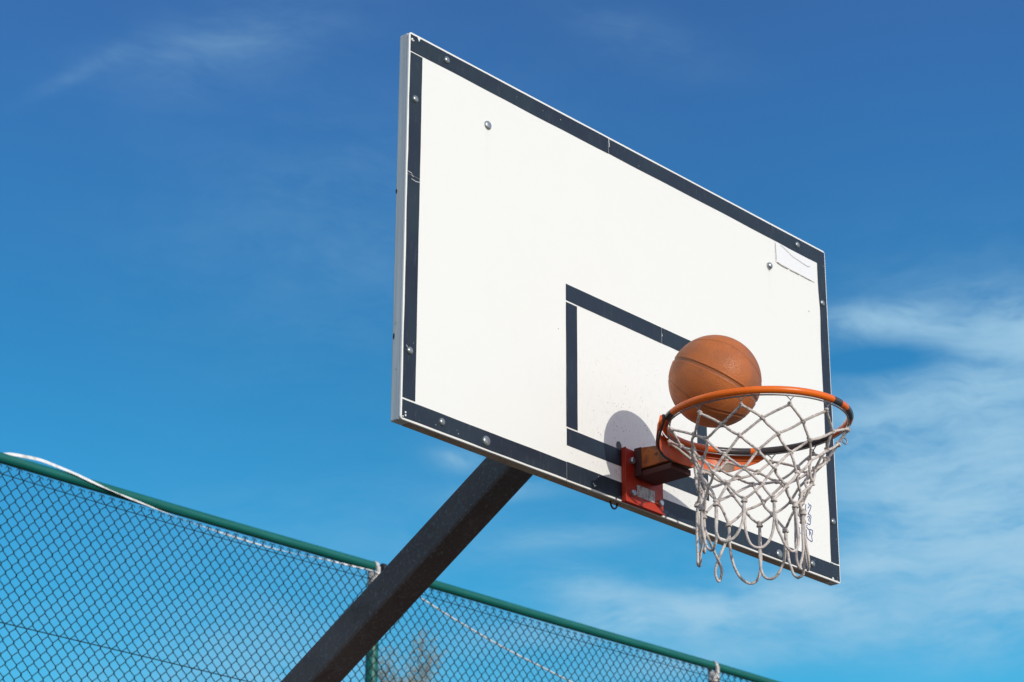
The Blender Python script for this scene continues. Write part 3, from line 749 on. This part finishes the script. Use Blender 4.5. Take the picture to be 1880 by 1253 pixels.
# ------------------------------------------------------------------ fence
FA = math.atan2(-.03820178, .99927005)
fence = empty('chain_link_fence', (2.59482, 6.55606, 0), FA)
tag(fence, 'tall green tube fence with dark diamond mesh, standing behind the slanted arm', 'fence')
def fpart(mb, name, mat, parent=None, **k): return mb.build(name, mat, parent or fence, **k)
SP = 3.215; posts = [2.735+SP*k for k in range(-2, 4)]; RZ = 5.307; RRAD = .0292
my = -.047
pitch = .081; wd = SP/94.0
def chain(nw=94, shear=0):
    zt = 5.241; K = int((zt-.06)/(pitch/2)); r = .0027
    V = []; F = []; off = 0
    for i in range(nw):
        pts = []
        s0 = 1 if i % 2 == 0 else -1
        cx = (i+1)*wd if s0 == 1 else i*wd
        sag = -.016*math.sin(math.pi*min(1, (cx/SP)))
        o_ = np.array([[.021, 0, -.004], [.0185, 0, .005], [.012, 0, .0095], [.005, 0, .006]])
        o_[:, 0] *= s0; jx = rng.uniform(-.003, .003); jz = rng.uniform(-.003, .003)
        for q in o_: pts.append((cx+q[0]+jx, (.002 if s0 > 0 else -.002), zt+sag+q[2]+.006+jz))
        for k in range(K+1):
            s_ = 1 if (i+k) % 2 == 0 else -1
            cx = (i+1)*wd if s_ == 1 else i*wd
            sg = -.016*math.sin(math.pi*min(1, cx/SP))*max(0, 1-k/40)
            z = zt-k*pitch/2+sg; jj = rng.normal(0, .0007, 2)
            pts.append((cx+s_*.0013+jj[0]-s_*.0022, r*1.1*s_, z+.0062+jj[1])); pts.append((cx+s_*.0022+jj[0], 0, z+jj[1])); pts.append((cx+s_*.0013+jj[0]-s_*.0022, -r*1.1*s_, z-.0062+jj[1]))
        P = np.array(pts); N = len(P)
        P[:, 0] += .0028*np.sin(P[:, 2]*3.1+P[:, 0]*2.3)+.0014*np.sin(P[:, 2]*9.7+P[:, 0]*5.1); P[:, 2] += .0025*np.sin(P[:, 0]*4.3+P[:, 2]*1.9)*np.clip((zt-P[:, 2])*4, 0, 1)
        uu = P[:, 0]/SP; P[:, 0] -= shear*(zt-P[:, 2])*np.clip(1-uu, 0, 1)*np.clip(uu/.1, 0, 1)*np.clip((P[:, 2])/3, 0, 1)
        T = np.empty_like(P); T[1:-1] = P[2:]-P[:-2]; T[0] = P[1]-P[0]; T[-1] = P[-1]-P[-2]
        T /= np.linalg.norm(T, axis=1)[:, None]
        n1 = np.cross(T, [0, 1, 0]); n1 /= np.linalg.norm(n1, axis=1)[:, None]; n2 = np.cross(T, n1)
        ns = 4; ang = np.arange(ns)*2*np.pi/ns+.4
        ringv = P[:, None, :]+r*(np.cos(ang)[None, :, None]*n1[:, None, :]+np.sin(ang)[None, :, None]*n2[:, None, :])
        V.append(ringv.reshape(-1, 3))
        a = (np.arange(N-1)*ns)[:, None]+np.arange(ns)[None, :]; b = (np.arange(N-1)*ns)[:, None]+((np.arange(ns)+1) % ns)[None, :]
        F.append((np.stack([a, b, b+ns, a+ns], -1).reshape(-1, 4)+off)); off += N*ns
    return np.concatenate(V), np.concatenate(F)
V, F = chain()
first = link('wire_mesh', V, F, M_wire, fence, smooth=True); first.location = (posts[0], my, 0)
V, F = chain(shear=.07)
o = link('wire_mesh', V, F, M_wire, fence, smooth=True); o.location = (posts[1], my, 0)
for k in range(2, 5):
    c = first.copy(); col.objects.link(c); c.parent = fence; c.location = (posts[k], my, 0)
for k, s in enumerate(posts):
    mb = MB(); mb.tube([(s, 0, 0), (s, 0, 1.5), (s, 0, 3), (s, 0, 5.200)], .0385, 24, ref=(1, 0, 0)); po = fpart(mb, 'post', M_green, smooth=True)
    e_ = po.modifiers.new('es', 'EDGE_SPLIT'); e_.split_angle = R(50)
    # pale cast cap and the strap over the rail
    mb = MB(); mb.tube([(s, 0, 5.185), (s, 0, 5.200), (s, 0, 5.240), (s, 0, 5.256), (s, 0, 5.266)], [.0415, .0425, .0405, .034, .022], 24, ref=(1, 0, 0))
    fpart(mb, 'post_cap', M_clamp, smooth=True)
    mb = MB(); pr = []
    for q in range(0, 181, 10):
        a = R(-20+q*220/180); pr.append((math.cos(a), math.sin(a)))
    w1 = .013; v = []
    for (cy_, cz_) in pr:
        for rad, ss in ((RRAD+.0008, -w1), (RRAD+.0008, w1), (RRAD+.0052, w1), (RRAD+.0052, -w1)): v.append((s+ss, cy_*rad, RZ+cz_*rad))
    nn = len(pr); fa = []
    for i in range(nn-1):
        for q in range(4): fa.append((i*4+q, i*4+(q+1) % 4, (i+1)*4+(q+1) % 4, (i+1)*4+q))
    fa += [(3, 2, 1, 0), ((nn-1)*4, (nn-1)*4+1, (nn-1)*4+2, (nn-1)*4+3)]
    mb.add(v, fa); mb.box(s-.013, s+.013, -.043, -.028, 5.245, 5.300); mb.box(s-.013, s+.013, .028, .043, 5.245, 5.300)
    fpart(mb, 'rail_strap', M_clamp)
    if k < 5:
        mb = MB(); s1 = posts[k+1]; pts = []
        st_ = s+(.0 if k != 2 else .060); en = s1-(.0 if k != 1 else .004)
        for i in range(13):
            u = i/12; pts.append((st_+(en-st_)*u, 0, RZ-.006*math.sin(math.pi*u)))
        mb.tube(pts, RRAD, 28, ref=(0, 0, 1)); ro = fpart(mb, 'top_rail', M_green, smooth=True)
        e_ = ro.modifiers.new('es', 'EDGE_SPLIT'); e_.split_angle = R(50)
        for z, rw, sg in ((5.206, .0024, .014), (4.392, .0030, -.002), (3.55, .0022, 0), (2.7, .0022, 0), (1.85, .0022, 0), (1.0, .0022, 0), (.12, .0022, 0)):
            mb = MB(); mb.tube([(s+(s1-s)*i/10, my+.0045, z-sg*math.sin(math.pi*i/10)) for i in range(11)], rw, 6)
            fpart(mb, 'line_wire', M_wire, smooth=True)
        # coupling on the first half post side where the rail is joined
mb = MB(); mb.tube([(posts[2]+.055, 0, RZ), (posts[2]+.062, 0, RZ), (posts[2]+.082, 0, RZ), (posts[2]+.088, 0, RZ)], [.028, .0355, .0355, .0300], 20, ref=(0, 0, 1))
fpart(mb, 'rail_coupling', M_capdark, smooth=True)  # dark colour stands for the shadowed side of a rail fitting

# white cords
def cord_obj(name, pts, mat, flat=False, r=.006):
    P = smooth_path(pts, 6); mb = MB()
    mb.tube(P, r, 8)
    if flat:
        pass
    o = mb.build(name, mat, None, smooth=True); o.location = (2.59482, 6.55606, 0); o.rotation_euler = (0, 0, FA); return o
# webbing strap: flat ribbon that lies over the rail and then runs behind the mesh
rb = [(-.30, .044, 5.290, 1), (-.15, .040, 5.310, .6), (.0, .026, 5.330, .2), (.07, .010, 5.345, 0), (.136, -.006, 5.347, 0), (.243, -.018, 5.350, 0), (.353, -.027, 5.338, .1), (.464, -.034, 5.324, .3), (.539, -.0355, 5.312, .5), (.651, -.0345, 5.296, .7), (.727, -.0330, 5.287, .8),
      (.822, -.030, 5.279, .9), (.929, -.029, 5.270, 1), (1.127, -.030, 5.251, 1), (1.354, -.030, 5.236, 1), (1.574, -.031, 5.228, 1), (1.84, -.032, 5.224, 1), (2.10, -.034, 5.232, 1), (2.279, -.035, 5.246, 1), (2.50, -.038, 5.254, 1), (2.695, -.042, 5.262, 1)]
P = smooth_path([Vector(q[:3]) for q in rb], 5); v = []; fa = []
NP = len(P)
for i, p in enumerate(P):
    u = i/(NP-1)*(len(rb)-1); k = min(int(u), len(rb)-2); tw = rb[k][3]*(1-(u-k))+rb[k+1][3]*(u-k)
    hw = .0098-.0032*min(1, max(0, (p.x-.55)/.5))
    ang = R(35+35*(1-tw)+18*math.sin(i*.35)*tw)       # the ribbon leans back where it lies on the rail
    d = Vector((0, math.cos(ang)*hw*.5, math.sin(ang)*hw)); nn = Vector((0, -.0012, .0002))
    for q in (p-d-nn, p+d-nn, p+d+nn, p-d+nn): v.append(tuple(q))
for i in range(NP-1):
    for q in range(4): fa.append((i*4+q, (i+1)*4+q, (i+1)*4+(q+1) % 4, i*4+(q+1) % 4))
fa += [(0, 1, 2, 3), tuple((NP-1)*4+q for q in (3, 2, 1, 0))]
mb = MB(); mb.add(v, fa); o = mb.build('cord', M_cord, None); o.location = (2.59482, 6.55606, 0); o.rotation_euler = (0, 0, FA)
tag(o, 'flat white strap wound over the green top rail left of the dark arm', 'cord', 'white cords tied to the fence')
o = cord_obj('cord', [(2.705, -.044, 5.258), (2.80, -.040, 5.240), (3.104, -.036, 5.176), (3.382, -.034, 5.107), (3.802, -.034, 5.015), (4.244, -.034, 4.940), (4.60, -.034, 4.885), (5.2, -.034, 4.82), (5.93, -.036, 4.78)], M_cord, r=.0050)
tag(o, 'thin white cord sagging slantwise across the mesh right of the dark arm', 'cord', 'white cords tied to the fence')

# ------------------------------------------------------------------ far tree
def b_bark(t, b, co): t.l(t.mix(t.noise(co, 4, 5), (.30, .25, .20, 1), (.44, .38, .31, 1)), b.inputs['Base Color'])
def b_leaf(t, b, co): t.l(t.mix(t.mapr(t.noise(co, 1.8, 3), .35, .65), (.26, .25, .16, 1), (.38, .35, .23, 1)), b.inputs['Base Color'])
M_bark = material('pale_bark', rough=.9, build=b_bark); M_leaf = material('young_leaf', rough=.7, build=b_leaf)
tr = empty('tree', (24.45, 25.1, 0))
tag(tr, 'sparse pale tree top with young yellow-brown leaves far behind the fence mesh', 'tree')
mb = MB(); rt = random.Random(11)
mb.tube([(0, 0, -.1), (.05, 0, 2), (.02, .05, 4.5), (0, 0, 7), (-.05, .05, 9.4), (0, 0, 10.8), (0, 0, 11.6)], [.26, .22, .17, .12, .07, .035, .012], 10)
part_tr = []
tips = []
def branch(p, d, L, r, lev):
    pts = [p]; q = p.copy(); dd = d.copy(); n_ = 5
    for i in range(n_):
        dd = (dd+Vector((rt.uniform(-.16, .16), rt.uniform(-.16, .16), rt.uniform(-.02, .20)))).normalized()
        q = q+dd*L/n_; pts.append(q.copy())
        if lev < 3 and i > 0:
            for _ in range(2 if lev < 2 else 2):
                b = (dd+Vector((rt.uniform(-1, 1), rt.uniform(-1, 1), rt.uniform(.0, .7)))*.75).normalized()
                branch(q, b, L*rt.uniform(.42, .6), r*.5, lev+1)
        if lev >= 2: tips.append(q.copy())
    mb.tube(pts, [max(.0025, r*(1-.8*i/n_)) for i in range(n_+1)], 4)
for k in range(24):
    z = 4.2+k*.29; a = k*2.4+rt.uniform(-.3, .3); tt = (z-4.2)/7.0
    branch(Vector((0, 0, z)), Vector((math.cos(a)*(.8-.35*tt), math.sin(a)*(.8-.35*tt), .75)).normalized(), 1.55*(1-.62*tt)+.25, .026*(1-.6*tt), 1)
tk = mb.build('trunk', M_bark, tr)
rl = np.random.default_rng(5); tips = np.array([list(q) for q in tips])
sel = tips[rl.integers(0, len(tips), 34000)]+rl.normal(0, .11, (34000, 3))
keep = np.sin(sel[:, 0]*3.1+sel[:, 2]*2.3)+np.sin(sel[:, 1]*2.7-sel[:, 2]*3.7) > -.9
sel = sel[keep]
a = rl.normal(0, 1, (len(sel), 3)); a /= np.linalg.norm(a, axis=1)[:, None]; b = np.cross(a, rl.normal(0, 1, (len(sel), 3))); b /= np.linalg.norm(b, axis=1)[:, None]
sz = rl.uniform(.012, .024, (len(sel), 1))
V = np.stack([sel-a*sz, sel+b*sz*.5, sel+a*sz, sel-b*sz*.5], 1).reshape(-1, 3)
link('crown', V, np.arange(len(V)).reshape(-1, 4), M_leaf, tr)
